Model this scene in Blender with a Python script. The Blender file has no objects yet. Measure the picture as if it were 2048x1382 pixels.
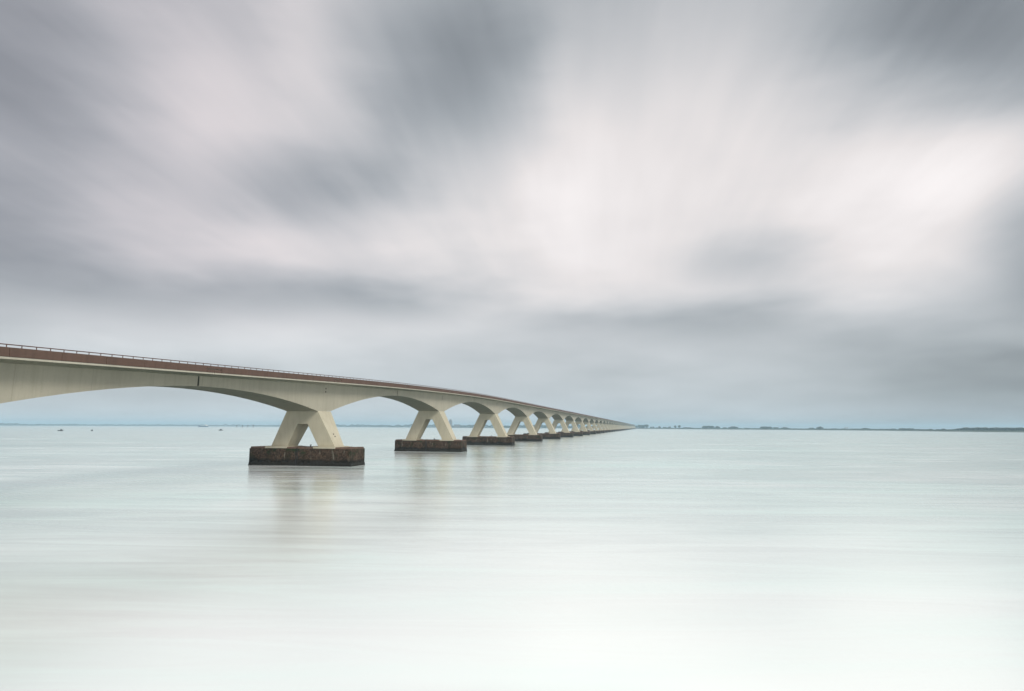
import bpy, bmesh, math, random
from mathutils import Vector, Matrix, noise

random.seed(7)
R = math.radians
scn = bpy.context.scene
COL = scn.collection

# ------------------------------------------------------------------ camera
CAM_H = 9.17
YAW, PITCH, ROLL = R(11.1418), R(6.7883), 0.0045
cam_data = bpy.data.cameras.new("camera")
cam_data.sensor_width = 36.0
cam_data.lens = 1365.0 / 2048.0 * 36.0
cam_data.clip_start = 0.5
cam_data.clip_end = 90000.0
cam = bpy.data.objects.new("camera", cam_data)
COL.objects.link(cam)
cam.matrix_world = (Matrix.Translation((0, 0, CAM_H)) @ Matrix.Rotation(YAW, 4, 'Z')
                    @ Matrix.Rotation(math.pi / 2 + PITCH, 4, 'X') @ Matrix.Rotation(ROLL, 4, 'Z'))
scn.camera = cam
scn.render.resolution_x, scn.render.resolution_y = 1024, 691

# ------------------------------------------------------------------ exposure
scn.view_settings.view_transform = 'Standard'
scn.view_settings.look = 'None'
scn.view_settings.exposure = 0.44
scn.view_settings.gamma = 1.0
scn.render.engine = 'CYCLES'
scn.cycles.use_denoising = True
scn.cycles.max_bounces = 6
scn.cycles.volume_bounces = 1

# ------------------------------------------------------------------ sun (behind thin overcast, from the right)
SUN_AZ, SUN_EL = R(128.0), R(37.0)      # azimuth from +Y towards +X
sun_data = bpy.data.lights.new("sun", 'SUN')
sun_data.energy = 1.5
sun_data.angle = R(18.0)
sun_data.color = (1.0, 0.95, 0.86)
sun = bpy.data.objects.new("sun", sun_data)
COL.objects.link(sun)
sdir = Vector((math.sin(SUN_AZ) * math.cos(SUN_EL), math.cos(SUN_AZ) * math.cos(SUN_EL), math.sin(SUN_EL)))
sun.rotation_euler = sdir.to_track_quat('Z', 'Y').to_euler()
sun.location = (0, 0, 200)


# pixel of the 2048 wide photograph -> direction in the world (used to find where things stand)
def ray(px, py):
    v = Vector(((px - 1024) / 1365.0, -(py - 691) / 1365.0, -1.0))
    return (cam.matrix_world.to_3x3() @ v)


def at_z(px, py, z=0.0):
    r = ray(px, py)
    return Vector((0, 0, CAM_H)) + r * ((z - CAM_H) / r.z)


def horizon_y(px):
    return 853.5 + 0.0045 * (px - 1024)


def at_dist(px, d):
    """point on the water in the photo column px at forward distance d"""
    r = ray(px, horizon_y(px))
    r.z = 0
    r.normalize()
    fwd = Vector((-math.sin(YAW), math.cos(YAW), 0))
    return r * (d / r.dot(fwd))


# ------------------------------------------------------------------ world : Nishita sky behind a streaked cloud layer
world = bpy.data.worlds.new("World")
scn.world = world
world.use_nodes = True
world.cycles.sampling_method = 'MANUAL'
world.cycles.sample_map_resolution = 256
nt = world.node_tree
nt.nodes.clear()


def N(tree, typ, **kw):
    n = tree.nodes.new(typ)
    for k, v in kw.items():
        setattr(n, k, v)
    return n


class G:
    """tiny expression helper for math nodes"""

    def __init__(self, tree):
        self.t = tree

    def m(self, op, a, b=None, c=None, clamp=False):
        n = self.t.nodes.new('ShaderNodeMath')
        n.operation = op
        n.use_clamp = clamp
        for i, x in enumerate((a, b, c)):
            if x is None:
                continue
            if isinstance(x, (int, float)):
                n.inputs[i].default_value = x
            else:
                self.t.links.new(x, n.inputs[i])
        return n.outputs[0]

    def smooth(self, x, lo, hi, a=0.0, b=1.0):
        n = self.t.nodes.new('ShaderNodeMapRange')
        n.interpolation_type = 'SMOOTHSTEP'
        self.t.links.new(x, n.inputs[0])
        for i, v in zip((1, 2, 3, 4), (lo, hi, a, b)):
            n.inputs[i].default_value = v
        return n.outputs[0]


g = G(nt)
L = nt.links
tc = N(nt, 'ShaderNodeTexCoord')
sep = N(nt, 'ShaderNodeSeparateXYZ')
L.new(tc.outputs['Generated'], sep.inputs[0])
dx, dy, dz = sep.outputs
zc = g.m('MAXIMUM', dz, 0.0)
# cloud plane coordinates, axis v along the drift of the clouds
den = g.m('ADD', zc, 0.10)
u0 = g.m('DIVIDE', dx, den)
v0 = g.m('DIVIDE', dy, den)
DR = R(-4.0)
u = g.m('SUBTRACT', g.m('MULTIPLY', u0, math.cos(DR)), g.m('MULTIPLY', v0, math.sin(DR)))
v = g.m('ADD', g.m('MULTIPLY', u0, math.sin(DR)), g.m('MULTIPLY', v0, math.cos(DR)))


def plane_noise(su, sv, off, scale, detail, rough, dist=0.0):
    cmb = N(nt, 'ShaderNodeCombineXYZ')
    L.new(g.m('MULTIPLY', u, su), cmb.inputs[0])
    L.new(g.m('MULTIPLY', v, sv), cmb.inputs[1])
    cmb.inputs[2].default_value = off
    nz = N(nt, 'ShaderNodeTexNoise')
    nz.inputs['Scale'].default_value = scale
    nz.inputs['Detail'].default_value = detail
    nz.inputs['Roughness'].default_value = rough
    nz.inputs['Distortion'].default_value = dist
    L.new(cmb.outputs[0], nz.inputs['Vector'])
    return nz.outputs['Fac']


n_streak = plane_noise(1.0, 0.30, 3.7, 1.55, 3.0, 0.5)
n_broad = plane_noise(1.0, 0.75, 9.1, 0.55, 2.0, 0.5)
n_fine = plane_noise(1.0, 0.14, 5.3, 6.0, 3.0, 0.6)

az = g.m('ARCTAN2', dx, dy)
el = g.m('ARCSINE', dz)
high = g.smooth(el, R(6), R(20))          # drawn-out streaks overhead, rounder banks low down
warp = g.m('MULTIPLY', g.m('MULTIPLY', g.m('SUBTRACT', n_streak, 0.5), 0.16), high)
cmbl = N(nt, 'ShaderNodeCombineXYZ')
L.new(az, cmbl.inputs[0]); L.new(g.m('MULTIPLY', el, 3.4), cmbl.inputs[1])
lown = N(nt, 'ShaderNodeTexNoise')
lown.inputs['Scale'].default_value = 4.2
lown.inputs['Detail'].default_value = 3.0
lown.inputs['Roughness'].default_value = 0.5
L.new(cmbl.outputs[0], lown.inputs['Vector'])
n_low = lown.outputs['Fac']
warp2 = g.m('MULTIPLY', g.m('SUBTRACT', n_low, 0.5), 0.05)
azw = g.m('ADD', az, g.m('ADD', warp, g.m('MULTIPLY', warp2, 2.0)))
elw = g.m('ADD', el, g.m('ADD', g.m('MULTIPLY', warp, -0.35), warp2))

# cloud masses: centre in the sky (from the photograph), half sizes, how much darker / brighter, tilt
MASSES = [
    (1000, 60, 200, 120, -.15, 0.0), (850, 50, 130, 110, -.06, 0.0), (920, 215, 120, 100, -.08, 0.5), (1370, -40, 330, 120, -.11, 0.0),
    (640, 385, 160, 52, -.20, 0.0), (760, 300, 90, 70, -.05, 0.5), (745, 592, 175, 32, -.18, 0.0),
    (350, 588, 160, 42, -.13, 0.0), (-20, 500, 190, 90, -.15, 0.0), (-60, 60, 280, 230, -.23, 0.0), (330, 20, 150, 80, -.06, 0.0),
    (1500, 514, 120, 28, -.12, 0.0), (1330, 640, 190, 28, -.12, 0.0), (1960, 755, 320, 60, -.14, 0.0),
    (2085, 470, 80, 90, -.20, 0.0), (2010, 20, 260, 140, -.29, 0.0), (2100, 640, 200, 80, -.13, 0.0),
    (1650, 650, 170, 40, -.06, 0.0), (1720, 90, 160, 110, -.05, 0.0),
    (1090, 450, 240, 110, .17, 0.0), (1790, 420, 200, 130, .21, 0.0), (1400, 290, 170, 170, .12, 0.0), (1180, 250, 70, 150, .08, -0.25),
    (620, 90, 55, 150, .07, 0.45), (560, 492, 90, 32, .10, 0.0), (600, 690, 280, 50, .06, 0.0), (1960, 310, 140, 70, .14, 0.0),
    (430, 260, 150, 120, .06, 0.3), (1500, 760, 260, 40, .02, 0.0), (1180, 560, 130, 45, .08, 0.0), (1640, 240, 150, 90, .06, 0.0),
    (2100, 830, 330, 70, -.16, 0.0),
]
pae = N(nt, 'ShaderNodeCombineXYZ')
L.new(azw, pae.inputs[0]); L.new(elw, pae.inputs[1])
acc = None
for (px, py, sx, sy, k, tilt) in MASSES:
    r = ray(px, py).normalized()
    a0, e0 = math.atan2(r.x, r.y), math.asin(r.z)
    off = (px - 1024) / 1365.0
    sa = 2.3 * sx / 1365.0 / (1 + off * off)
    se = 2.3 * sy / 1365.0 / math.sqrt(1 + off * off)
    mp = N(nt, 'ShaderNodeMapping')
    mp.vector_type = 'TEXTURE'
    mp.inputs['Location'].default_value = (a0, e0, 0)
    mp.inputs['Rotation'].default_value = (0, 0, tilt)
    mp.inputs['Scale'].default_value = (sa, se, 1)
    L.new(pae.outputs[0], mp.inputs['Vector'])
    gr = N(nt, 'ShaderNodeTexGradient')
    gr.gradient_type = 'SPHERICAL'
    L.new(mp.outputs[0], gr.inputs[0])
    gs = g.smooth(gr.outputs['Fac'], 0.0, 1.0, 0.0, k * 0.88)
    acc = gs if acc is None else g.m('ADD', acc, gs)

base = g.smooth(el, R(26), R(70), 0.448, 0.86)
lum = g.m('ADD', base, acc)
lum = g.m('ADD', lum, g.m('MULTIPLY', g.m('MULTIPLY', g.m('SUBTRACT', n_streak, 0.5), 0.27), high))
lum = g.m('ADD', lum, g.m('MULTIPLY', g.m('MULTIPLY', g.m('SUBTRACT', n_low, 0.5), 0.24), g.m('SUBTRACT', 1.25, high)))
lum = g.m('ADD', lum, g.m('MULTIPLY', g.m('SUBTRACT', n_broad, 0.5), 0.18))
lum = g.m('ADD', lum, g.m('MULTIPLY', g.m('MULTIPLY', g.m('SUBTRACT', n_fine, 0.5), 0.12), high))
lum = g.m('MAXIMUM', lum, 0.12)
# thin towards the horizon: flat pale blue grey
low = g.smooth(el, R(0.0), R(6.0), 1.0, 0.0)
lumh = g.m('ADD', g.m('MULTIPLY', lum, 0.75), 0.125)
mixl = N(nt, 'ShaderNodeMix')
mixl.data_type = 'FLOAT'
L.new(low, mixl.inputs[0]); L.new(lum, mixl.inputs[2]); L.new(lumh, mixl.inputs[3])
lum = mixl.outputs[0]
ramp = N(nt, 'ShaderNodeValToRGB')
ramp.color_ramp.elements[0].position = 0.10
ramp.color_ramp.elements[0].color = (0.90, 1.0, 1.10, 1)
ramp.color_ramp.elements[1].position = 0.60
ramp.color_ramp.elements[1].color = (1.045, 0.99, 0.98, 1)
e_ = ramp.color_ramp.elements.new(0.30)
e_.color = (0.94, 1.0, 1.06, 1)
L.new(lum, ramp.inputs[0])
tint = N(nt, 'ShaderNodeMix'); tint.data_type = 'RGBA'
L.new(g.smooth(el, R(0.0), R(13.0), 1.0, 0.0), tint.inputs[0])
L.new(ramp.outputs[0], tint.inputs[6])
tint.inputs[7].default_value = (0.925, 1.005, 1.055, 1)
mauve = N(nt, 'ShaderNodeMix'); mauve.data_type = 'RGBA'; mauve.blend_type = 'MULTIPLY'
L.new(g.m('MULTIPLY', g.smooth(az, -0.25, -0.75), g.smooth(el, R(4), R(14))), mauve.inputs[0])
L.new(tint.outputs[2], mauve.inputs[6])
mauve.inputs[7].default_value = (1.025, 0.97, 0.985, 1)
cl = N(nt, 'ShaderNodeVectorMath', operation='SCALE')
L.new(mauve.outputs[2], cl.inputs[0]); L.new(lum, cl.inputs[3])
bg_cloud = N(nt, 'ShaderNodeBackground')
L.new(cl.outputs[0], bg_cloud.inputs[0])
bg_cloud.inputs[1].default_value = 1.0
sky = N(nt, 'ShaderNodeTexSky')
sky.sky_type = 'NISHITA'
sky.sun_disc = False
sky.sun_elevation = SUN_EL
sky.sun_rotation = SUN_AZ
sky.dust_density = 3.0
bg_sky = N(nt, 'ShaderNodeBackground')
L.new(sky.outputs[0], bg_sky.inputs[0])
bg_sky.inputs[1].default_value = 0.08
mixw = N(nt, 'ShaderNodeMixShader')
mixw.inputs[0].default_value = 0.94
L.new(bg_sky.outputs[0], mixw.inputs[1]); L.new(bg_cloud.outputs[0], mixw.inputs[2])
wout = N(nt, 'ShaderNodeOutputWorld')
L.new(mixw.outputs[0], wout.inputs[0])


# ------------------------------------------------------------------ materials
def new_mat(name):
    m = bpy.data.materials.new(name)
    m.use_nodes = True
    t = m.node_tree
    b = t.nodes['Principled BSDF']
    return m, t, b


def noise_node(t, vec, scale, detail=4, rough=0.55, dist=0.0):
    n = N(t, 'ShaderNodeTexNoise')
    n.inputs['Scale'].default_value = scale
    n.inputs['Detail'].default_value = detail
    n.inputs['Roughness'].default_value = rough
    n.inputs['Distortion'].default_value = dist
    t.links.new(vec, n.inputs['Vector'])
    return n.outputs['Fac']


def mapping(t, vec, scale):
    mp = N(t, 'ShaderNodeMapping')
    mp.inputs['Scale'].default_value = scale
    t.links.new(vec, mp.inputs['Vector'])
    return mp.outputs[0]


def mixc(t, fac, a, b, blend='MIX'):
    n = N(t, 'ShaderNodeMix')
    n.data_type = 'RGBA'
    n.blend_type = blend
    for idx, x in ((0, fac), (6, a), (7, b)):
        if isinstance(x, (int, float)):
            n.inputs[idx].default_value = x
        elif isinstance(x, tuple):
            n.inputs[idx].default_value = (*x, 1)
        else:
            t.links.new(x, n.inputs[idx])
    return n.outputs[2]


def simple(name, col, rough=0.7, vary=0.0, scale=1.0, metallic=0.0):
    m, t, b = new_mat(name)
    b.inputs['Roughness'].default_value = rough
    b.inputs['Metallic'].default_value = metallic
    if vary:
        gp = N(t, 'ShaderNodeNewGeometry')
        f = noise_node(t, gp.outputs['Position'], scale, 5)
        c2 = tuple(max(0, x * (1 - vary)) for x in col)
        c3 = tuple(min(1, x * (1 + vary)) for x in col)
        t.links.new(mixc(t, f, c2, c3), b.inputs['Base Color'])
    else:
        b.inputs['Base Color'].default_value = (*col, 1)
    return m


def concrete(name, col, stain, streak_amt=0.5, cast_lines=False, bump=0.15):
    m, t, b = new_mat(name)
    gg = G(t)
    gp = N(t, 'ShaderNodeNewGeometry')
    pos = gp.outputs['Position']
    n1 = noise_node(t, pos, 0.16, 5, 0.6)
    n2 = noise_node(t, mapping(t, pos, (1.3, 1.3, 0.12)), 1.0, 6, 0.65)     # rain streaks
    n3 = noise_node(t, pos, 5.0, 6, 0.7)
    f = gg.smooth(n2, 0.42, 0.72, 0.0, streak_amt)
    c = mixc(t, gg.smooth(n1, 0.3, 0.7, 0.0, 0.6), col, tuple(x * 0.84 for x in col))
    c = mixc(t, f, c, stain)
    c = mixc(t, gg.smooth(n3, 0.3, 0.75, 0.0, 0.30), c, tuple(x * 0.7 for x in col))
    if cast_lines:       # faint joints of the cast segments, every 12 m along the bridge
        sp = N(t, 'ShaderNodeSeparateXYZ')
        t.links.new(pos, sp.inputs[0])
        ph = gg.m('ABSOLUTE', gg.m('SUBTRACT', gg.m('FRACT', gg.m('DIVIDE', gg.m('SUBTRACT', sp.outputs[1], 3.9), 11.875)), 0.5))
        ln = gg.m('LESS_THAN', ph, 0.004)
        c = mixc(t, gg.m('MULTIPLY', ln, 0.35), c, tuple(x * 0.5 for x in col))
    t.links.new(c, b.inputs['Base Color'])
    b.inputs['Roughness'].default_value = 0.85
    b.inputs['Specular IOR Level'].default_value = 0.25
    bp = N(t, 'ShaderNodeBump')
    bp.inputs['Strength'].default_value = bump
    bp.inputs['Distance'].default_value = 0.04
    t.links.new(n3, bp.inputs['Height'])
    t.links.new(bp.outputs[0], b.inputs['Normal'])
    return m


M_CONC = concrete('pale_concrete', (0.45, 0.425, 0.345), (0.29, 0.272, 0.205), 0.33, True)
M_PIER = concrete('pier_concrete', (0.54, 0.505, 0.395), (0.38, 0.345, 0.24), 0.5)
M_LEDGE = concrete('ledge_concrete', (0.50, 0.48, 0.40), (0.36, 0.34, 0.27), 0.5)
M_FASCIA = concrete('brown_fascia', (0.135, 0.085, 0.066), (0.085, 0.056, 0.045), 0.6)
M_RAIL = simple('rust_brown_rail', (0.10, 0.045, 0.030), 0.6, 0.3, 2.0)
M_ROAD = simple('asphalt', (0.05, 0.05, 0.052), 0.9, 0.3, 3.0)
M_DARK = simple('dark_opening', (0.018, 0.017, 0.015), 0.9)
M_STEEL = simple('dark_steel', (0.035, 0.035, 0.036), 0.6)


def cap_material():
    m, t, b = new_mat('weathered_foundation')
    gg = G(t)
    gp = N(t, 'ShaderNodeNewGeometry')
    pos = gp.outputs['Position']
    sp = N(t, 'ShaderNodeSeparateXYZ')
    t.links.new(pos, sp.inputs[0])
    big = noise_node(t, pos, 0.35, 5, 0.65)
    fine = noise_node(t, pos, 2.6, 6, 0.75)
    drip = noise_node(t, mapping(t, pos, (1.6, 1.6, 0.25)), 1.0, 5, 0.7)
    c = mixc(t, gg.smooth(fine, 0.42, 0.60), (0.030, 0.022, 0.015), (0.105, 0.070, 0.050))
    c = mixc(t, gg.smooth(big, 0.48, 0.64, 0, 0.8), c, (0.024, 0.025, 0.014))
    c = mixc(t, gg.smooth(drip, 0.57, 0.70, 0, 0.8), c, (0.22, 0.21, 0.17))
    # tide growth: dark weed up to a ragged line
    zz = gg.m('ADD', sp.outputs[2], gg.m('MULTIPLY', gg.m('SUBTRACT', fine, 0.5), -2.2))
    zz = gg.m('ADD', zz, gg.m('MULTIPLY', gg.m('SUBTRACT', big, 0.5), -2.0))
    c = mixc(t, gg.smooth(zz, 1.0, 1.8, 1.0, 0.0), c, (0.011, 0.011, 0.008))
    grn = gg.m('MULTIPLY', gg.smooth(big, 0.56, 0.64), gg.smooth(sp.outputs[2], 2.2, 3.2))
    c = mixc(t, gg.m('MULTIPLY', grn, 0.8), c, (0.020, 0.042, 0.014))
    t.links.new(c, b.inputs['Base Color'])
    b.inputs['Roughness'].default_value = 0.9
    b.inputs['Specular IOR Level'].default_value = 0.2
    bp = N(t, 'ShaderNodeBump')
    bp.inputs['Strength'].default_value = 0.6
    bp.inputs['Distance'].default_value = 0.12
    t.links.new(fine, bp.inputs['Height'])
    t.links.new(bp.outputs[0], b.inputs['Normal'])
    return m


M_CAP = cap_material()
M_CAPTOP = concrete('reddish_cap_slab', (0.16, 0.105, 0.08), (0.06, 0.05, 0.035), 0.8)
M_WEED = simple('tidal_weed', (0.012, 0.012, 0.008), 0.85, 0.4, 3.0)


def water_material():
    m = bpy.data.materials.new('long_exposure_water')
    m.use_nodes = True
    t = m.node_tree
    t.nodes.clear()
    gg = G(t)
    gp = N(t, 'ShaderNodeNewGeometry')
    pos = gp.outputs['Position']
    # streaks lie across the view, drawn out by the drifting water
    rot = N(t, 'ShaderNodeMapping')
    rot.inputs['Rotation'].default_value = (0, 0, -YAW + R(2.0))
    t.links.new(pos, rot.inputs['Vector'])
    wv = rot.outputs[0]
    s1 = noise_node(t, mapping(t, wv, (0.006, 0.032, 1)), 1.0, 5, 0.55, 1.2)
    s2 = noise_node(t, mapping(t, wv, (0.035, 0.22, 1)), 1.0, 5, 0.6, 1.0)
    s3 = noise_node(t, mapping(t, wv, (0.016, 0.024, 1)), 1.0, 3, 0.5, 0.6)
    # near-white diffuse colour paints in the shine of the rippled surface: bright where the surface is seen flat, green body where it is looked into
    painted_glare = N(t, 'ShaderNodeBsdfDiffuse')
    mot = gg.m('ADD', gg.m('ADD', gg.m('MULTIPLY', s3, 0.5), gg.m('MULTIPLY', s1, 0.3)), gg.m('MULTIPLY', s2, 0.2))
    t.links.new(mixc(t, gg.smooth(mot, 0.36, 0.60), (0.74, 0.90, 0.87), (0.97, 1.0, 1.0)), painted_glare.inputs[0])
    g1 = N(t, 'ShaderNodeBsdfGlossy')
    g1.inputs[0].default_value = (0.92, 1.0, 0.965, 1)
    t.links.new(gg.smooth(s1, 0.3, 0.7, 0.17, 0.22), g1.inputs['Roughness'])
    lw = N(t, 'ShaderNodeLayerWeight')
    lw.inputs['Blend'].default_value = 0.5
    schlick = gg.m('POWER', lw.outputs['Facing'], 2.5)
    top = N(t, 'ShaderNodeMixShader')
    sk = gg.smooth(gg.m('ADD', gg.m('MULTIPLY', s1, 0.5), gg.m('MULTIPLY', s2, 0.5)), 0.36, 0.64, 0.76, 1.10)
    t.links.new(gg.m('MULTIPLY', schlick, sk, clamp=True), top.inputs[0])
    t.links.new(painted_glare.outputs[0], top.inputs[1]); t.links.new(g1.outputs[0], top.inputs[2])
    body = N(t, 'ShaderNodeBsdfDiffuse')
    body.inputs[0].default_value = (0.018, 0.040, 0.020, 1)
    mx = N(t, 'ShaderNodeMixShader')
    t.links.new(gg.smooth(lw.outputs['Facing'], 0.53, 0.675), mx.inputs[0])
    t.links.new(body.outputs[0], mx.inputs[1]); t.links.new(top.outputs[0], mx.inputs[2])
    out = N(t, 'ShaderNodeOutputMaterial')
    t.links.new(mx.outputs[0], out.inputs[0])
    return m


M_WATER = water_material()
M_LAND = simple('dike_grass', (0.040, 0.058, 0.034), 0.9, 0.4, 0.02)
M_LEAF = [simple('leaf_a', (0.035, 0.058, 0.034), 0.8), simple('leaf_b', (0.042, 0.066, 0.038), 0.8),
          simple('leaf_c', (0.030, 0.050, 0.032), 0.8)]
M_BARK = simple('bark', (0.06, 0.05, 0.04), 0.9)
M_TOWER = simple('tower_brick', (0.22, 0.20, 0.19), 0.8, 0.2, 0.1)
M_GLASS = simple('window_glass', (0.05, 0.06, 0.07), 0.2)
M_WHITE = simple('white_paint', (0.78, 0.79, 0.78), 0.45)
M_BLUE = simple('blue_hull', (0.008, 0.045, 0.11), 0.45)
M_BLACK = simple('black_hull', (0.008, 0.008, 0.009), 0.9)
M_ROCK = simple('wet_basalt', (0.03, 0.03, 0.03), 0.5, 0.4, 2.0)


# ------------------------------------------------------------------ mesh helpers
class MB:
    def __init__(self):
        self.v, self.f = [], []

    def add(self, vs, fs):
        o = len(self.v)
        self.v += [tuple(p) for p in vs]
        self.f += [tuple(i + o for i in q) for q in fs]
        return self

    def box(self, x0, x1, y0, y1, z0, z1):
        vs = [(x0, y0, z0), (x1, y0, z0), (x1, y1, z0), (x0, y1, z0), (x0, y0, z1), (x1, y0, z1), (x1, y1, z1), (x0, y1, z1)]
        return self.add(vs, [(3, 2, 1, 0), (4, 5, 6, 7), (0, 1, 5, 4), (1, 2, 6, 5), (2, 3, 7, 6), (3, 0, 4, 7)])

    def loft(self, rings, close=True):
        """rings: lists of points, same count, joined in order; ends capped"""
        n = len(rings[0])
        o = len(self.v)
        for r in rings:
            self.v += [tuple(p) for p in r]
        for i in range(len(rings) - 1):
            for j in range(n):
                k = (j + 1) % n
                self.f.append((o + i * n + j, o + i * n + k, o + (i + 1) * n + k, o + (i + 1) * n + j))
        if close:
            self.f.append(tuple(o + j for j in reversed(range(n))))
            self.f.append(tuple(o + (len(rings) - 1) * n + j for j in range(n)))
        return self

    def cyl(self, p0, p1, r0, r1=None, n=8):
        r1 = r0 if r1 is None else r1
        p0, p1 = Vector(p0), Vector(p1)
        q = (p1 - p0).to_track_quat('Z', 'Y')
        ring = lambda p, r: [p + q @ Vector((r * math.cos(2 * math.pi * i / n), r * math.sin(2 * math.pi * i / n), 0)) for i in range(n)]
        return self.loft([ring(p0, r0), ring(p1, r1)])

    def mesh(self, name, mat, smooth=False):
        me = bpy.data.meshes.new(name)
        me.from_pydata(self.v, [], self.f)
        me.materials.append(mat)
        bm = bmesh.new()
        bm.from_mesh(me)
        bmesh.ops.recalc_face_normals(bm, faces=bm.faces)
        bm.to_mesh(me)
        bm.free()
        if smooth:
            me.polygons.foreach_set('use_smooth', [True] * len(me.polygons))
        return me


WORLD = {}


def link(name, data, parent=None, loc=(0, 0, 0), rot=None, kind=None):
    """loc is where it stands in the world; parts are stored relative to what they belong to (none of the bridge's carriers is turned)"""
    o = bpy.data.objects.new(name, data)
    COL.objects.link(o)
    loc = Vector(loc)
    WORLD[o.name] = loc
    if parent is not None:
        o.parent = parent
        o.location = loc - WORLD[parent.name]
    else:
        o.location = loc
    if rot is not None:
        o.rotation_euler = rot
    if kind:
        o['kind'] = kind
    return o


def tag(o, label, cat, group=None):
    o['label'] = label
    o['category'] = cat
    if group:
        o['group'] = group
    return o


# ------------------------------------------------------------------ water (one sheet to the horizon)
wm = MB()
S = 14000.0
ys = [-S, -400, 0, 400, 1500, 5000, 12000, S]
xs = [-S, -8000, -2000, -400, 0, 400, 2000, 8000, S]
wm.add([(x, y, 0) for y in ys for x in xs],
       [(j * len(xs) + i, j * len(xs) + i + 1, (j + 1) * len(xs) + i + 1, (j + 1) * len(xs) + i)
        for j in range(len(ys) - 1) for i in range(len(xs) - 1)])
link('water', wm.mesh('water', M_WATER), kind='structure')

# ------------------------------------------------------------------ the bridge
BX = -79.1            # axis of the bridge
SPAN = 95.0
P1 = 151.3            # first pier in view
N_T = 46              # cantilever spans beyond
EDGE = 7.15           # half width of the deck


def rail_z(y):
    if y < 150:
        return 20.92 + 0.03 * (y - 150)
    if y < 350:
        t_ = y - 150
        return 20.92 + 0.03 * t_ - 0.03 * t_ * t_ / 400
    return 23.92


def slope(y):
    if y < 150:
        return 0.03
    if y < 350:
        return 0.03 - 0.03 * (y - 150) / 200
    return 0.0


def depth(s):
    s = abs(s)
    if s < 3.35:
        return 8.30
    t_ = (47.5 - s) / 44.15
    return 3.75 + 4.55 * t_ ** 1.92


bridge = link('bridge', None, loc=(BX, P1, 0))
bridge.empty_display_size = 5
tag(bridge, 'long pale concrete arched bridge running from the left to the horizon', 'bridge')

STATIONS = [-47.25, -44, -40, -36, -32, -28, -24, -20, -16, -12, -9, -6, -3.35, 3.35, 6, 9, 12, 16, 20, 24, 28, 32, 36, 40, 44, 47.25]


def girder_mesh(yc):
    z0 = rail_z(yc)
    mb = MB()
    rings = []
    for s in STATIONS:
        zt = rail_z(yc + s) - z0
        d = depth(s)
        wb = 4.25 - 0.30 * (d - 2.0) / 6.3
        rings.append([(-4.25, s, zt - 1.9), (4.25, s, zt - 1.9), (wb, s, zt - d), (-wb, s, zt - d)])
    return mb.loft(rings).mesh('girder', M_CONC)


def slab_mesh(yc):
    z0 = rail_z(yc)
    rings = []
    e = EDGE
    for s in [-47.46 + 94.92 * i / 24 for i in range(25)]:
        zt = rail_z(yc + s) - z0
        rings.append([(-e, s, zt - 1.74), (-4.4, s, zt - 2.02), (4.4, s, zt - 2.02), (e, s, zt - 1.74), (e, s, zt - 1.50), (e - 0.5, s, zt - 1.48),
                      (e - 0.5, s, zt - 0.55), (e - 0.64, s, zt - 0.55), (e - 0.64, s, zt - 1.05), (-e + 0.64, s, zt - 1.05),
                      (-e + 0.64, s, zt - 0.55), (-e + 0.5, s, zt - 0.55), (-e + 0.5, s, zt - 1.48), (-e, s, zt - 1.50)])
    return MB().loft(rings).mesh('deck_slab', M_LEDGE)


def handrail_mesh(yc):
    z0 = rail_z(yc)
    mb = MB()
    for sx in (1, -1):
        rings = []
        xa, xb = sorted((sx * (EDGE - 0.02), sx * (EDGE - 0.15)))
        for s in [-47.47 + 94.94 * i / 24 for i in range(25)]:
            zt = rail_z(yc + s) - z0
            rings.append([(xa, s, zt - 0.11), (xb, s, zt - 0.11), (xb, s, zt), (xa, s, zt)])
        mb.loft(rings)
    return mb.mesh('handrail', M_RAIL)


def road_mesh(yc):
    z0 = rail_z(yc)
    mb = MB()
    rows = [-47.46 + 94.92 * i / 24 for i in range(25)]
    vs = []
    for s in rows:
        zt = rail_z(yc + s) - z0 - 1.046
        vs += [(-6.5, s, zt), (6.5, s, zt)]
    mb.add(vs, [(2 * i, 2 * i + 1, 2 * i + 3, 2 * i + 2) for i in range(24)])
    return mb.mesh('road_surface', M_ROAD)


def frame_mesh(ztop):
    """A shaped pier: two legs meeting in a crossbeam under the girder; origin on the axis at water level"""
    zb = 4.36
    sl = 0.5036
    to = 3.93
    bo = to + sl * (ztop - zb)
    za = ztop - 3.08
    ai = 1.27
    bi = ai + sl * (za - zb)

    def hy(z):      # half thickness along the bridge
        return 2.45 + (3.35 - 2.45) * (z - zb) / (ztop - zb)

    prof = [(-bo, zb), (-bi, zb), (-ai, za), (ai, za), (bi, zb), (bo, zb), (to, ztop), (-to, ztop)]
    front = [(x, -hy(z), z) for x, z in prof]
    back = [(x, hy(z), z) for x, z in prof]
    n = len(prof)
    mb = MB()
    mb.add(front + back, [(0, 1, 2, 7), (2, 3, 6, 7), (3, 4, 5, 6), (8, 15, 10, 9), (10, 15, 14, 11), (11, 14, 13, 12)]
           + [(i, i + n, (i + 1) % n + n, (i + 1) % n) for i in range(n)])
    me = mb.mesh('pier_frame', M_PIER)
    bm = bmesh.new(); bm.from_mesh(me)
    bmesh.ops.bevel(bm, geom=[e for e in bm.edges if e.calc_face_angle(0) > 0.3], offset=0.06, segments=1, affect='EDGES')
    bm.to_mesh(me); bm.free()
    return me, (bi, bo)


CX0, CX1 = -12.75, 12.75              # foundation ends, from the axis
CHY = 3.9                             # half depth of the foundation


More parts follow.
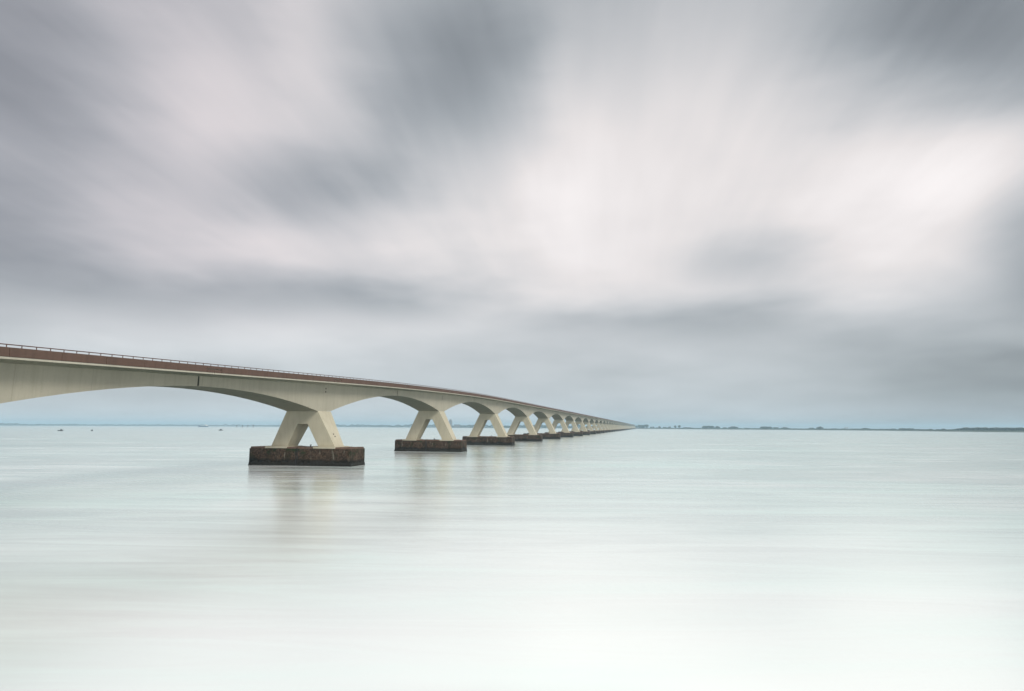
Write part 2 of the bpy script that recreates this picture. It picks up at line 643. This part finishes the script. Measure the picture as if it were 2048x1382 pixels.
def cap_mesh(seed):
    rnd = random.Random(seed)
    mb = MB()

    def grid(p00, du, dv, nu, nv, nrm):
        vs, fs = [], []
        for j in range(nv + 1):
            for i in range(nu + 1):
                p = Vector(p00) + Vector(du) * (i / nu) + Vector(dv) * (j / nv)
                edge = i in (0, nu) or j in (0, nv)
                k = 0 if edge else (noise.noise(p * 0.7 + Vector((seed * 3, 0, 0))) * 0.12 + rnd.uniform(-.035, .035))
                vs.append(p + Vector(nrm) * k)
        for j in range(nv):
            for i in range(nu):
                a = j * (nu + 1) + i
                fs.append((a, a + 1, a + nu + 2, a + nu + 1))
        mb.add(vs, fs)

    w, dpt, hgt = CX1 - CX0, 2 * CHY, 3.9 + 3.0
    grid((CX0, -CHY, -3), (w, 0, 0), (0, 0, hgt), 44, 10, (0, -1, 0))
    grid((CX1, CHY, -3), (-w, 0, 0), (0, 0, hgt), 44, 10, (0, 1, 0))
    grid((CX1, -CHY, -3), (0, dpt, 0), (0, 0, hgt), 12, 10, (1, 0, 0))
    grid((CX0, CHY, -3), (0, -dpt, 0), (0, 0, hgt), 12, 10, (-1, 0, 0))
    grid((CX0, -CHY, 3.9), (w, 0, 0), (0, dpt, 0), 4, 2, (0, 0, 0))
    me = mb.mesh('pier_foundation', M_CAP)
    return me


def capslab_mesh():
    mb = MB()
    i_ = 0.16
    mb.box(CX0 + i_, CX1 - i_, -CHY + i_, CHY - i_, 3.86, 4.29)
    me = mb.mesh('cap_slab', M_CAPTOP)
    bm = bmesh.new(); bm.from_mesh(me)
    bmesh.ops.subdivide_edges(bm, edges=[e for e in bm.edges if abs(e.verts[0].co.x - e.verts[1].co.x) > 1], cuts=40, use_grid_fill=True)
    rs = random.Random(5)
    for v_ in bm.verts:          # worn, chipped edge
        if v_.co.z > 4:
            v_.co.z += rs.uniform(-.09, .05)
            v_.co.y += -math.copysign(rs.uniform(0, .14), v_.co.y)
    bm.to_mesh(me); bm.free()
    return me


def weed_mesh(seed):
    """belt of weed and mussels round the foot of the foundation with a ragged top edge"""
    rnd = random.Random(seed)
    pts = []
    def run(a, b, n):
        for i in range(n):
            t_ = i / n
            pts.append((a[0] + (b[0] - a[0]) * t_, a[1] + (b[1] - a[1]) * t_))
    o_ = 0.02
    c = [(CX0 - o_, -CHY - o_), (CX1 + o_, -CHY - o_), (CX1 + o_, CHY + o_), (CX0 - o_, CHY + o_)]
    run(c[0], c[1], 70); run(c[1], c[2], 20); run(c[2], c[3], 70); run(c[3], c[0], 20)
    cxm = (CX0 + CX1) / 2
    rings = []
    for k, (z, g_) in enumerate(((-2.5, .05), (0.1, .07), (0.55, .08), (0.9, .0))):
        ring = []
        for (x, y) in pts:
            gx = g_ + rnd.uniform(-.03, .04) if k < 3 else 0.0
            zz = z + (rnd.uniform(-.35, .40) if k == 3 else rnd.uniform(-.2, .1) if k == 2 else 0)
            hx = max(-1, min(1, (x - cxm) / ((CX1 - CX0) / 2 + o_)))
            hyv = max(-1, min(1, y / (CHY + o_)))
            ring.append((x + (gx if hx > .999 else -gx if hx < -.999 else 0), y + (gx if hyv > .999 else -gx if hyv < -.999 else 0), zz))
        rings.append(ring)
    return MB().loft(rings).mesh('weed_belt', M_WEED)


def plinth_mesh(b_in, b_out):
    mb = MB()
    mb.box(b_in - 0.55, b_out + 0.65, -CHY - 0.14, CHY + 0.14, 3.94, 4.40)
    me = mb.mesh('plinth', M_PIER)
    bm = bmesh.new(); bm.from_mesh(me)
    bmesh.ops.bevel(bm, geom=list(bm.edges), offset=0.06, segments=2, affect='EDGES')
    bm.to_mesh(me); bm.free()
    return me


caps = [cap_mesh(k) for k in range(5)]
weeds = [weed_mesh(k) for k in range(4)]
slabm = capslab_mesh()
flat = {}
bollard_me = MB().cyl((0, 0, 0), (0, 0, 0.12), 0.20, 0.20, 10).cyl((0, 0, 0.12), (0, 0, 0.42), 0.13, 0.13, 10).cyl((0, 0, 0.42), (0, 0, 0.55), 0.22, 0.2, 10).mesh('bollard', M_STEEL)
box_me = MB().box(-1.0, 1.0, -0.7, 0.7, 0, 0.62).box(-1.06, 1.06, -0.76, 0.76, 0.62, 0.70).mesh('equipment_box', M_STEEL)
ladder_mb = MB()
for xx in (-0.2, 0.2):
    ladder_mb.box(xx - .03, xx + .03, -.05, .05, -0.3, 4.2)
for i in range(12):
    ladder_mb.box(-.2, .2, -.02, .02, 0.2 + i * .34, 0.24 + i * .34)
ladder_me = ladder_mb.mesh('ladder', M_STEEL)
hole_me = MB().cyl((-0.10, 0, 0), (0.03, 0, 0), 0.22, 0.22, 12).mesh('vent_hole', M_DARK)
joint_me = MB().box(-4.10, 4.10, -0.24, 0.24, -3.64, -2.03).mesh('expansion_joint', M_DARK)
lamp_me = MB().cyl((-0.05, 0, 0), (0.12, 0, 0), 0.17, 0.15, 10).mesh('lamp_fitting', M_STEEL)
post_me = MB().box(-0.04, 0.04, -0.035, 0.035, -0.62, -0.10).mesh('rail_post', M_RAIL)


def panel_mesh(name, ln, z0, z1):
    me = MB().box(-0.10, 0.10, -ln / 2, ln / 2, z0, z1).mesh(name, M_FASCIA)
    bm = bmesh.new(); bm.from_mesh(me)
    bmesh.ops.bevel(bm, geom=list(bm.edges), offset=0.015, segments=1, affect='EDGES')
    bm.to_mesh(me); bm.free()
    return me


PAN = (47.5 - 4.1) / 6
pan_long = panel_mesh('fascia_panel', PAN - 0.07, -1.46, -0.37)
pan_top = panel_mesh('joint_panel', 3.98, -0.83, -0.37)
pan_low = panel_mesh('joint_panel', 1.90, -1.46, -0.98)
flat_panels_far = MB()
far_posts = MB()
n_posts = n_panels = 0
POST_STEP = SPAN / 48


def add_box_xf(mb, x, y, z, hx, hy, z0, z1):
    mb.box(x - hx, x + hx, y - hy, y + hy, z + z0, z + z1)


for k in range(-2, N_T):
    yc = P1 + SPAN * k
    z0 = rail_z(yc)
    level = yc > 400
    if level and flat:
        gm, sm, hm, rm, fm, (bi, bo), plm = flat['g'], flat['s'], flat['h'], flat['r'], flat['f'], flat['b'], flat['p']
    else:
        gm, sm, hm, rm = girder_mesh(yc), slab_mesh(yc), handrail_mesh(yc), road_mesh(yc)
        fm, (bi, bo) = frame_mesh(z0 - 8.28)
        plm = plinth_mesh(bi, bo)
        if level:
            flat.update(g=gm, s=sm, h=hm, r=rm, f=fm, b=(bi, bo), p=plm)
    gd = link('girder', gm, bridge, (BX, yc, z0))
    link('expansion_joint', joint_me, bridge, (BX, yc + 47.5, rail_z(yc + 47.5)))
    link('deck_slab', sm, bridge, (BX, yc, z0))
    hr = link('handrail', hm, bridge, (BX, yc, z0))
    link('road_surface', rm, bridge, (BX, yc, z0))
    pf = link('pier_frame', fm, bridge, (BX, yc, 0))
    pl = link('plinth', plm, pf, (BX, yc, 0))
    pl2 = link('plinth', plm, pf, (BX, yc, 0))
    pl2.rotation_euler = (0, 0, math.pi)
    if k >= 0:
        fo = link('pier_foundation', caps[k % 5], bridge, (BX, yc, 0))
        link('cap_slab', slabm, fo, (BX, yc, 0))
        link('weed_belt', weeds[k % 4], fo, (BX, yc, 0))
        if k < 12:
            if k < 3:
                link('bollard', bollard_me, fo, (BX + 2.0, yc - 2.4, 4.29))
                link('ladder', ladder_me, fo, (BX - 0.6, yc - CHY - 0.16, 0.0))
            else:
                link('equipment_box', box_me, fo, (BX + 2.2, yc - 1.2, 4.29))
    else:           # the landward piers stand on short footings
        fo = link('pier_footing', MB().box(-10.2, 10.2, -3.6, 3.6, -3, 4.1).mesh('pier_footing', M_CAP), bridge, (BX, yc, 0))
    if -1 <= k < 4:
        for dz_ in (-2.95, -3.72):
            dd = -dz_
            xw = 4.25 - 0.30 * (dd - 2.0) / 6.3
            link('vent_hole', hole_me, gd, (BX + xw + 0.0, yc - 0.2, z0 + dz_))
    if k == 0:
        for (yy, zz) in ((-0.5, 7.25), (-0.25, 6.7)):
            sl = 3.93 + 0.5036 * (z0 - 8.28 - zz)
            link('lamp_fitting', lamp_me, pf, (BX + sl, yc + yy, zz))
    # fascia panels and posts, near side as parts, the rest joined
    for sx in (1, -1):
        xe = BX + sx * (EDGE - 0.11)
        for half in (-1, 1):
            for i in range(6):
                yy = yc + half * (47.5 / 2) + (i - 2.5) * PAN
                if sx == 1 and k >= -1 and n_panels < 290:
                    n_panels += 1
                    link('fascia_panel', pan_long, bridge, (xe, yy, rail_z(yy)), (math.atan(slope(yy)), 0, 0))
                else:
                    add_box_xf(flat_panels_far, xe, yy, rail_z(yy), 0.10, PAN / 2 - 0.02, -1.46, -0.37)
        for yy in (yc, yc + 47.5):
            if sx == 1 and -1 <= k < 30:
                rt = (math.atan(slope(yy)), 0, 0)
                link('joint_panel', pan_top, bridge, (xe, yy, rail_z(yy)), rt)
                for q in (-1.025, 1.025):
                    link('joint_panel', pan_low, bridge, (xe, yy + q, rail_z(yy + q)), rt)
            else:
                add_box_xf(flat_panels_far, xe, yy, rail_z(yy), 0.10, 2.03, -1.46, -0.37)
        for i in range(48):
            yy = yc - 47.5 + (i + 0.5) * POST_STEP
            xp = BX + sx * (EDGE - 0.085)
            if sx == 1 and k >= -1 and n_posts < 300 and yy > 40:
                n_posts += 1
                link('rail_post', post_me, hr, (xp, yy, rail_z(yy)))
            else:
                add_box_xf(far_posts, xp, yy, rail_z(yy), 0.045, 0.05, -0.5, -0.1)
link('fascia_panel_run', flat_panels_far.mesh('fascia_panel_run', M_FASCIA), bridge, (0, 0, 0), kind='stuff')
link('rail_post_run', far_posts.mesh('rail_post_run', M_RAIL), bridge, (0, 0, 0), kind='stuff')

# ------------------------------------------------------------------ far shore
SHORE = [(-900, 4600), (-450, 5000), (0, 5600), (200, 6900), (400, 7000), (560, 6600), (700, 6100), (850, 5300), (930, 4900), (1100, 4600), (1270, 4480),
         (1400, 3750), (1550, 3450), (1750, 2850), (1900, 2200), (2048, 1980), (2300, 1750), (2700, 1500)]


def shore_d(px):
    for (a, da), (b, db) in zip(SHORE, SHORE[1:]):
        if a <= px <= b:
            return da + (db - da) * (px - a) / (b - a)
    return SHORE[0][1] if px < SHORE[0][0] else SHORE[-1][1]


PXM = 1365.0          # pixels per (metre / metre of distance)
lm = MB()
rows = []
for i in range(0, 181):
    px = -900 + i * 20
    d = shore_d(px)
    prof = [(0, -0.5), (8, 1.2), (22, 4.4 + 0.8 * noise.noise(Vector((px * .02, 0, 0)))), (27, 4.4), (50, 1.6), (4000, 1.2)]
    rows.append([(*(at_dist(px, d + o).xy), z) for o, z in prof])
n = len(rows[0])
lm.add([p for r in rows for p in r], [(i * n + j, i * n + j + 1, (i + 1) * n + j + 1, (i + 1) * n + j) for i in range(len(rows) - 1) for j in range(n - 1)])
link('far_shore', lm.mesh('far_shore', M_LAND), kind='structure')


def crown_mesh(seed, mat, w=1.0, h=1.0, nleaf=150):
    """unit tree crown (height 1 from z=.2): leaf clumps through the volume of several lobes"""
    rnd = random.Random(seed)
    lobes = [(rnd.uniform(-.26, .26) * w, rnd.uniform(-.26, .26) * w, rnd.uniform(.42, .80), rnd.uniform(.17, .27)) for _ in range(7)]
    mb = MB()
    for i in range(nleaf):
        lx, ly, lz, lr = rnd.choice(lobes)
        d = Vector((rnd.gauss(0, 1), rnd.gauss(0, 1), rnd.gauss(0, 1))).normalized() * lr * rnd.uniform(.5, 1.05)
        c = Vector((lx + d.x * w, ly + d.y * w, lz + d.z))
        a = Vector((rnd.gauss(0, 1), rnd.gauss(0, 1), rnd.gauss(0, 1))).normalized()
        b = a.cross(Vector((rnd.gauss(0, 1), rnd.gauss(0, 1), rnd.gauss(0, 1)))).normalized()
        s = rnd.uniform(.07, .12)
        mb.add([c - a * s - b * s * .6, c + a * s - b * s * .5, c + a * s * .8 + b * s * .6, c - a * s * .7 + b * s * .7], [(0, 1, 2, 3)])
    return mb.mesh('crown', mat)


def trunk_mesh(seed):
    rnd = random.Random(seed)
    mb = MB().cyl((0, 0, -.03), (0, 0, .5), .028, .016, 6)
    for i in range(5):
        a = rnd.uniform(0, 6.28)
        z = rnd.uniform(.25, .48)
        mb.cyl((0, 0, z), (math.cos(a) * .2, math.sin(a) * .2, z + rnd.uniform(.12, .28)), .012, .005, 5)
    return mb.mesh('trunk', M_BARK)


CROWNS = [crown_mesh(i, M_LEAF[i % 3], 0.9 + 0.2 * (i % 3), 1.0, 260) for i in range(6)]
TRUNKS = [trunk_mesh(i) for i in range(3)]


def tree(px, d, h, label, group, wide=1.0):
    p = at_dist(px, d)
    root = link('tree', None, loc=(p.x, p.y, 1.3))
    root.rotation_euler = (0, 0, random.uniform(0, 6.28))
    sc = h
    c = bpy.data.objects.new('crown', random.choice(CROWNS)); COL.objects.link(c); c.parent = root; c.scale = (sc * wide, sc * wide, sc)
    t_ = bpy.data.objects.new('trunk', random.choice(TRUNKS)); COL.objects.link(t_); t_.parent = root; t_.scale = (sc, sc, sc)
    tag(root, label, 'tree', group)


# (first column, last column, row of the tops, shape, words)
GROVES = [
    (1276, 1290, 850.8, 'flat', 'tree in the square grove touching the far end of the bridge'),
    (1291, 1295, 850.0, 'one', 'taller round tree just right of the grove at the bridge end'),
    (1301, 1308, 853.2, 'peak', 'low broad tree of the pair beyond the bridge end'),
    (1318, 1320, 853.0, 'one', 'small lone tree on the dike right of the bridge end'),
    (1326, 1333, 853.6, 'peak', 'tree in the low clump between two lone trees right of the bridge'),
    (1338, 1340, 853.6, 'one', 'small lone tree on the far dike between two low clumps'),
    (1348, 1352, 852.0, 'peak', 'tree in the first of two pointed clumps on the far dike'),
    (1357, 1361, 852.0, 'peak', 'tree in the second of two pointed clumps on the far dike'),
    (1366, 1382, 855.0, 'flat', 'tree in the low row after the pointed clumps on the dike'),
    (1405, 1427, 852.6, 'flat', 'tree in the long flat-topped grove on the far shore'),
    (1432, 1438, 852.2, 'peak', 'tall leaning tree just right of the long flat-topped grove'),
    (1446, 1453, 854.4, 'peak', 'tree in the small clump right of the leaning tree'),
    (1457, 1477, 853.2, 'peak', 'tree in the broad peaked wood in the middle of the shore'),
    (1488, 1495, 856.2, 'flat', 'tree in the lowest clump right of the peaked wood'),
    (1522, 1543, 854.0, 'flat', 'tree in the second flat-topped grove, well right of the bridge'),
    (1547, 1556, 855.2, 'flat', 'tree in the lower clump beside the second flat-topped grove'),
    (1562, 1576, 854.6, 'peak', 'tree in the pair of clumps after the second flat grove'),
    (1618, 1627, 855.0, 'peak', 'tree in the pointed clump left of the tall one on the right shore'),
    (1633, 1646, 853.8, 'peak', 'tree in the tallest clump of the right shore'),
    (1722, 1740, 856.4, 'peak', 'tree in the ragged clump halfway along the right shore'),
    (1798, 1826, 857.2, 'flat', 'tree in the last grove before the wooded point on the right'),
]
for (a, b, top, shape, words) in GROVES:
    d = shore_d((a + b) / 2) + 60
    step = 9.0 * PXM / d
    n_ = max(1, round((b - a) / step)) if shape != 'one' else 1
    for i in range(n_):
        px = (a + b) / 2 if n_ == 1 else a + (b - a) * (i + .5) / n_
        hpx = horizon_y(px) - top
        hh = hpx * d / PXM + CAM_H - 1.0
        f_ = 1.0
        if shape == 'peak' and n_ > 1:
            f_ = 1.0 - 0.38 * abs((i + .5) / n_ - .5) * 2
        hh = max(6.0, 1.18 * hh * f_ * random.uniform(.93, 1.04))
        wide = max(1.0, min(1.9, (b - a) / n_ * d / PXM / (hh * .8)))
        tree(px, d + random.uniform(-10, 25), hh, words, 'trees: ' + words[:40], wide)


def belt(name, a, b, hfun, back, dens, label, rough=.5):
    mb = MB()
    px = a
    while px < b:
        d = shore_d(px) + back
        hh = hfun(px)
        for q in range(dens):
            p = at_dist(px + random.uniform(0, 1.0), d + random.uniform(0, 40))
            zt = 1.0 + hh * (random.random() ** .6) * (0.8 + rough * noise.noise(Vector((px * .11, q * .01, 3))))
            c = Vector((p.x, p.y, zt))
            aa = Vector((random.gauss(0, 1), random.gauss(0, 1), random.gauss(0, .6))).normalized()
            bb = aa.cross(Vector((random.gauss(0, 1), random.gauss(0, 1), random.gauss(0, 1)))).normalized()
            s = random.uniform(1.3, 2.6)
            mb.add([c - aa * s - bb * s * .6, c + aa * s - bb * s * .5, c + aa * s * .8 + bb * s * .6, c - aa * s * .7 + bb * s * .7], [(0, 1, 2, 3)])
        px += 1.0
    o = link(name, mb.mesh(name, M_LEAF[0]), kind='stuff')
    tag(o, label, 'trees')


def h_left(px):
    return 17 + 9 * noise.noise(Vector((px * .025, 0, 0))) + 4 * noise.noise(Vector((px * .13, 5, 0)))


def h_mid(px):
    return 22 + 7 * noise.noise(Vector((px * .03, 0, 0))) + 5 * noise.noise(Vector((px * .15, 5, 0)))


def h_right(px):
    return 6.5 + 2.5 * noise.noise(Vector((px * .05, 0, 9)))


def h_point(px):
    return min(13.5, 3 + (px - 1895) * .3) + 0.6 * noise.noise(Vector((px * .12, 0, 9)))


belt('distant_woods', -200, 640, h_left, 50, 26, 'pale blue distant tree belt along the left horizon')
belt('distant_woods', 640, 1275, h_mid, 50, 34, 'hazy blue tree belt seen through the bridge arches')
belt('distant_woods', 1275, 1900, h_right, 45, 16, 'low hedge and scrub along the dike right of the bridge')
belt('distant_woods', 1895, 2250, h_point, 40, 44, 'dark blue wooded point at the right edge', .12)

# tower block and long hall behind the trees
p = at_dist(901, 5000)
tw = link('tower_block', None, loc=(p.x, p.y, 1.2))
tag(tw, 'tall flat-roofed tower block rising above the hazy shore', 'building')
tz = 58.0
link('wall', MB().box(-10, 10, -8, 8, 0, tz - 6).box(-6.5, 7.5, -8.05, 8.05, tz - 6, tz).mesh('wall', M_TOWER), tw, (p.x, p.y, 1.2))
link('roof_plant', MB().box(-3, 4, -3, 3, tz, tz + 3).mesh('roof_plant', M_TOWER), tw, (p.x, p.y, 1.2))
win_me = MB().box(-1.6, 1.6, -.1, .05, 0, 1.5).mesh('window', M_GLASS)
for fl in range(15):
    for i in range(4):
        link('window', win_me, tw, (p.x - 7.2 + i * 4.8, p.y - 8.0, 1.2 + 3 + fl * 3.2))
p = at_dist(914, 5020)
hl = link('apartment_building', None, loc=(p.x, p.y, 1.2))
tag(hl, 'low broad building just right of the tower block', 'building')
link('wall', MB().box(-22, 22, -8, 8, 0, 17).mesh('wall', M_TOWER), hl, (p.x, p.y, 1.2))
link('roof', MB().loft([[(-23, -9, 17), (-23, 9, 17), (-23, 0, 22)], [(23, -9, 17), (23, 9, 17), (23, 0, 22)]]).mesh('roof', M_BARK), hl, (p.x, p.y, 1.2))
for i in range(8):
    link('window', win_me, hl, (p.x - 19 + i * 5.4, p.y - 8.0, 1.2 + 9))
# twin silos on the right shore
for px, nm in ((1690.5, 'left'), (1694.5, 'right')):
    p = at_dist(px, shore_d(px) + 70)
    s = link('silo', None, loc=(p.x, p.y, 1.2))
    tag(s, nm.replace('left', 'first').replace('right', 'second') + ' of two slim silos on the right shore', 'silo', 'twin silos')
    link('wall', MB().cyl((0, 0, 0), (0, 0, 12.0), 1.7, 1.7, 12).mesh('wall', M_TOWER), s, (p.x, p.y, 1.2))
    link('roof', MB().cyl((0, 0, 12.0), (0, 0, 13.2), 1.8, .3, 12).mesh('roof', M_TOWER), s, (p.x, p.y, 1.2))

# ------------------------------------------------------------------ vessels and marks on the water
def hull_mesh(name, ln, bm_, h0, h1, mat, draft=0.4):
    """lofted hull, bow to -x"""
    rings = []
    for t_ in (0, .06, .15, .3, .6, .9, 1.0):
        x = -ln / 2 + ln * t_
        w = bm_ / 2 * (min(1, (t_ / .3)) ** .6 if t_ < .3 else 1.0 if t_ < .9 else .9)
        w = max(w, .06)
        zt = h1 + (h0 - h1) * max(0, 1 - t_ / .35)
        rings.append([(x + (.0 if t_ else ln * .03), -w * .7, -draft), (x + (.0 if t_ else ln * .03), w * .7, -draft), (x, w, zt * .6), (x, w, zt), (x, -w, zt), (x, -w, zt * .6)])
    return MB().loft(rings).mesh(name, mat)


def view_rot(px):
    r = ray(px, 850)
    return math.atan2(r.y, r.x) - math.pi / 2


def part(name, me, root):
    o = bpy.data.objects.new(name, me)
    COL.objects.link(o)
    o.parent = root
    return o


p = at_z(406.5, 853.9)
ship = link('cargo_ship', None, loc=(p.x, p.y, 0), rot=(0, 0, view_rot(406)))
tag(ship, 'blue-hulled ship with white wheelhouse far off under the arch', 'ship')
k_ = p.length / 4300.0
ln = 20.0 * p.length / PXM / (1 + ((406 - 1024) / 1365.0) ** 2)
part('hull', hull_mesh('hull', ln, 10, 9.5, 6.4, M_BLUE, 1), ship)
part('deckhouse', MB().box(ln * .20, ln * .45, -4.2, 4.2, 6.2, 11.5).mesh('deckhouse', M_WHITE), ship)
wh = part('wheelhouse', MB().box(ln * .18, ln * .30, -3.8, 3.8, 11.5, 16.0).mesh('wheelhouse', M_WHITE), ship)
o = part('window', MB().box(ln * .176, ln * .304, -3.9, 3.9, 13.6, 14.9).mesh('window', M_GLASS), wh)
part('hatch_cover', MB().box(-ln * .33, ln * .16, -3.8, 3.8, 6.2, 7.8).mesh('hatch_cover', M_WHITE), ship)
part('mast', MB().cyl((-ln * .40, 0, 7), (-ln * .40, 0, 15), .35, .2, 6).mesh('mast', M_WHITE), ship)


def small_boat(px, py, wpx, flip, label, cabin):
    p = at_z(px, py)
    ln = wpx * p.length / PXM / (1 + ((px - 1024) / 1365.0) ** 2)
    b = link('motor_boat', None, loc=(p.x, p.y, 0), rot=(0, 0, view_rot(px) + (math.pi if flip else 0)))
    tag(b, label, 'boat')
    part('hull', hull_mesh('hull', ln, ln * .32, 1.35, .95, M_BLACK, .3), b)
    if cabin == 'open':
        c = part('windscreen', MB().loft([[(-.9, -.9, .9), (-.9, .9, .9), (-.6, .9, .9), (-.6, -.9, .9)], [(.1, -.8, 2.3), (.1, .8, 2.3), (.4, .8, 2.3), (.4, -.8, 2.3)]]).mesh('windscreen', M_GLASS), b)
        part('console', MB().box(.35, 1.9, -.8, .8, .8, 2.7).mesh('console', M_BLACK), b)
        part('mast', MB().cyl((.6, 0, 2.6), (.5, 0, 4.0), .06, .04, 6).mesh('mast', M_STEEL), b)
        part('outboard_motor', MB().box(ln / 2 - .2, ln / 2 + .5, -.4, .4, -.2, 1.9).mesh('outboard_motor', M_BLACK), b)
    else:
        c = part('cabin', MB().loft([[(-1.7, -.95, .9), (-1.7, .95, .9), (1.5, .95, .9), (1.5, -.95, .9)], [(-.5, -.8, 2.7), (-.5, .8, 2.7), (1.2, .8, 2.7), (1.2, -.8, 2.7)]]).mesh('cabin', M_BLACK), b)
        part('window', MB().box(-.5, 1.1, -.93, .93, 1.7, 2.2).mesh('window', M_GLASS), c)
        part('outboard_motor', MB().box(ln / 2 - .2, ln / 2 + .4, -.3, .3, -.2, 1.2).mesh('outboard_motor', M_BLACK), b)


small_boat(120.2, 861.9, 10.5, False, 'dark open motor boat beneath the nearest arch, leftmost vessel', 'open')
small_boat(441.4, 860.9, 8.4, False, 'small black cabin boat between the ship and the first pier', 'cabin')
p = at_z(183.8, 861.8)
by = link('buoy', None, loc=(p.x, p.y, 0))
tag(by, 'small black round buoy floating under the nearest arch', 'buoy')
part('float', MB().cyl((0, 0, -.4), (0, 0, .6), 1.0, 1.35, 12).cyl((0, 0, .6), (0, 0, 1.7), 1.35, .7, 12).mesh('float', M_BLACK), by)
part('topmark', MB().cyl((0, 0, 1.7), (0, 0, 2.2), .2, .2, 6).cyl((0, 0, 2.2), (0, 0, 2.9), .55, .15, 8).mesh('topmark', M_BLACK), by)

words = ['first', 'second', 'third', 'last']
for i, px in enumerate((473.6, 484.8, 495.6, 506.4)):
    p = at_z(px, 854.7)
    d_ = link('mooring_post', None, loc=(p.x, p.y, 0), rot=(0, 0, view_rot(px)))
    tag(d_, words[i] + ' of four hazy mooring posts left of the first pier, counted from the left', 'post', 'mooring posts')
    hh = 4.3 * p.length / PXM
    part('pile', MB().cyl((0, 0, -1), (0, 0, hh), 2.0, 1.8, 10).mesh('pile', M_STEEL), d_)
    part('cap', MB().cyl((0, 0, hh), (0, 0, hh + .9), 2.6, 2.6, 10).mesh('cap', M_STEEL), d_)

# ------------------------------------------------------------------ haze
hm_, t, b = new_mat('haze')
t.nodes.remove(b)
pv = N(t, 'ShaderNodeVolumePrincipled')
pv.inputs['Color'].default_value = (0.58, 0.84, 1.0, 1)
pv.inputs['Density'].default_value = 1.25e-4
pv.inputs['Anisotropy'].default_value = 0.0
t.links.new(pv.outputs[0], t.nodes['Material Output'].inputs['Volume'])
hz = link('haze', MB().box(-14500, 14500, -14500, 14500, -5, 75).mesh('haze', hm_), kind='stuff')
